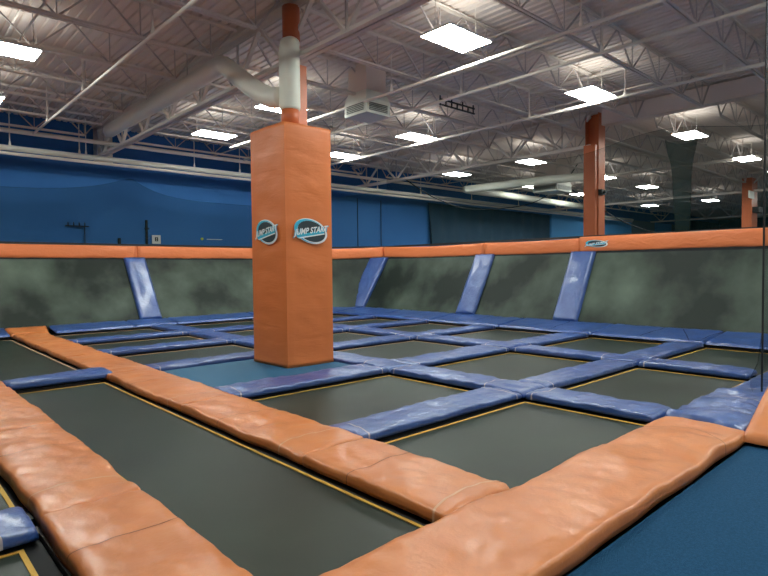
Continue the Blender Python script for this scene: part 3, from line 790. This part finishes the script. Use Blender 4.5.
# things on the blue wall at left
t = empty('peg_rack', (4.7, 18.55, 2.9), 'black rack with upright pegs on the left blue wall', 'rack')
bm = B(); bar(bm, (4.38, 18.52, 2.94), (5.02, 18.52, 2.94), .03); link('rail', bm, M['black'], t)
for k in range(4):
    bm = B(); bar(bm, (4.45 + k * .15, 18.50, 2.94), (4.45 + k * .15, 18.50, 3.05), .025); link('peg', bm, M['black'], t)
bm = B(); bar(bm, (4.9, 18.53, 2.94), (4.9, 18.53, 2.3), .02); link('bracket', bm, M['black'], t)
bm = B(); bar(bm, (6.72, 18.53, 2.35), (6.72, 18.53, 3.22), .06); bar(bm, (6.66, 18.53, 2.95), (6.80, 18.53, 2.95), .04)
tag(link('upright_post', bm, M['black']), 'slim black upright post beside the white sign on the blue wall', 'post')
bm = B(); bar(bm, (5.88, 18.53, 2.3), (5.88, 18.53, 2.62), .07); tag(link('dark_fitting', bm, M['black']), 'short dark fitting on the blue wall above the left post pad', 'bracket')
t = empty('square_sign', (7.03, 18.58, 2.6), 'small square white sign with a dark symbol on the blue wall', 'sign')
bm = B(); box(bm, 6.90, 7.17, 18.55, 18.59, 2.47, 2.75); link('plate', bm, M['white'], t)
bm = B()
for dx in (0, .065):
    box(bm, 6.985 + dx, 7.02 + dx, 18.54, 18.55, 2.55, 2.68)
[box(bm, 6.985, 7.085, 18.54, 18.55, q, q + .02) for q in (2.55, 2.605, 2.66)]; link('symbol', bm, M['steel_black'], t)
t = empty('round_sticker', (8.6, 18.58, 2.67), 'tiny yellow dot with a pale line on the blue wall left of the pillar', 'sticker')
bm = B(); tube(bm, [(8.6, 18.56, 2.67), (8.6, 18.59, 2.67)], .045, 14); link('dot', bm, M['lime'], t)
bm = B(); box(bm, 8.78, 9.35, 18.57, 18.59, 2.655, 2.675); link('line', bm, M['pipe'], t)

# ------------------------------------------------------------------ ceiling lights
k_ = 3.69 / 5.4
LXs = [x * k_ for x in (2.62, 10.5, 17.0, 25.5, 33.4, 39.8, 52.4)]
LYs = [y * k_ for y in (8.78, 16.4, 21.35)]
vis = {(1, 0), (2, 0), (3, 0), (4, 0)} | {(i, 1) for i in range(7)} | {(i, 2) for i in range(7)}
rown = {0: 'nearest light row', 1: 'middle light row', 2: 'light row by the back wall', 3: 'unseen near row'}
proto = None; ZL = 5.29
def make_light(x, y, lab):
    t = empty('ceiling_light', (x, y, ZL), lab, 'light', 'ceiling light panels')
    bm = B(); box(bm, x - .53, x + .53, y - .32, y + .32, ZL + .004, ZL + .035); link('housing', bm, M['white'], t)
    bm = B(); box(bm, x - .51, x + .51, y - .30, y + .30, ZL - .006, ZL + .003); link('lens', bm, M['lamp'], t)
    bm = B(); box(bm, x - .42, x + .42, y - .24, y + .24, ZL + .036, ZL + .042); link('added_roof_glow', bm, M['up'], t)  # added glowing slab on top of the housing, lifts the ceiling brightness
    for sx in (-.5, .5):
        bm = B(); bar(bm, (x + sx, y, ZL + .035), (x + sx, y, 5.96), .01); link('hanger', bm, M['steel'], t)
    return t
for i, x in enumerate(LXs):
    for j, y in enumerate(LYs + [0.6, -5.0]):
        if (i, j) in vis: lab = 'bright rectangular ceiling light, %s, %s from the left' % (rown[j], nth[i - (1 if j == 0 else 0)])
        else: lab = 'bright rectangular ceiling light outside the view, %s column, row %s' % (nth[i], nth[j])
        if proto is None: proto = make_light(x, y, lab); p0 = (x, y)
        else: copy_tree(proto, (x - p0[0], y - p0[1], 0), lab)

# ------------------------------------------------------------------ world and camera
w = bpy.data.worlds.new('World'); S.world = w; w.use_nodes = True
w.node_tree.nodes['Background'].inputs[0].default_value = (.5, .55, .6, 1)
w.node_tree.nodes['Background'].inputs[1].default_value = 0.05
f, yaw, pit, roll = 564.489, 0.826814718, -0.0350098414, -0.00999858767
F = Vector((math.cos(pit) * math.cos(yaw), math.cos(pit) * math.sin(yaw), math.sin(pit)))
Rt = Vector((math.sin(yaw), -math.cos(yaw), 0)); U = Rt.cross(F)
r = Rt * math.cos(roll) + U * math.sin(roll); u = -Rt * math.sin(roll) + U * math.cos(roll)
cd = bpy.data.cameras.new('Camera'); co = bpy.data.objects.new('Camera', cd); COL.objects.link(co)
cd.sensor_width = 36; cd.lens = f / 768 * 36; cd.clip_end = 200; cd.clip_start = .05
co.matrix_world = Matrix(((r.x, u.x, -F.x, 0), (r.y, u.y, -F.y, 0), (r.z, u.z, -F.z, 1.6), (0, 0, 0, 1)))
S.camera = co
vs = S.view_settings; vs.view_transform = 'Standard'; vs.look = 'None'; vs.gamma = 1; vs.use_curve_mapping = False; vs.exposure = 0.28
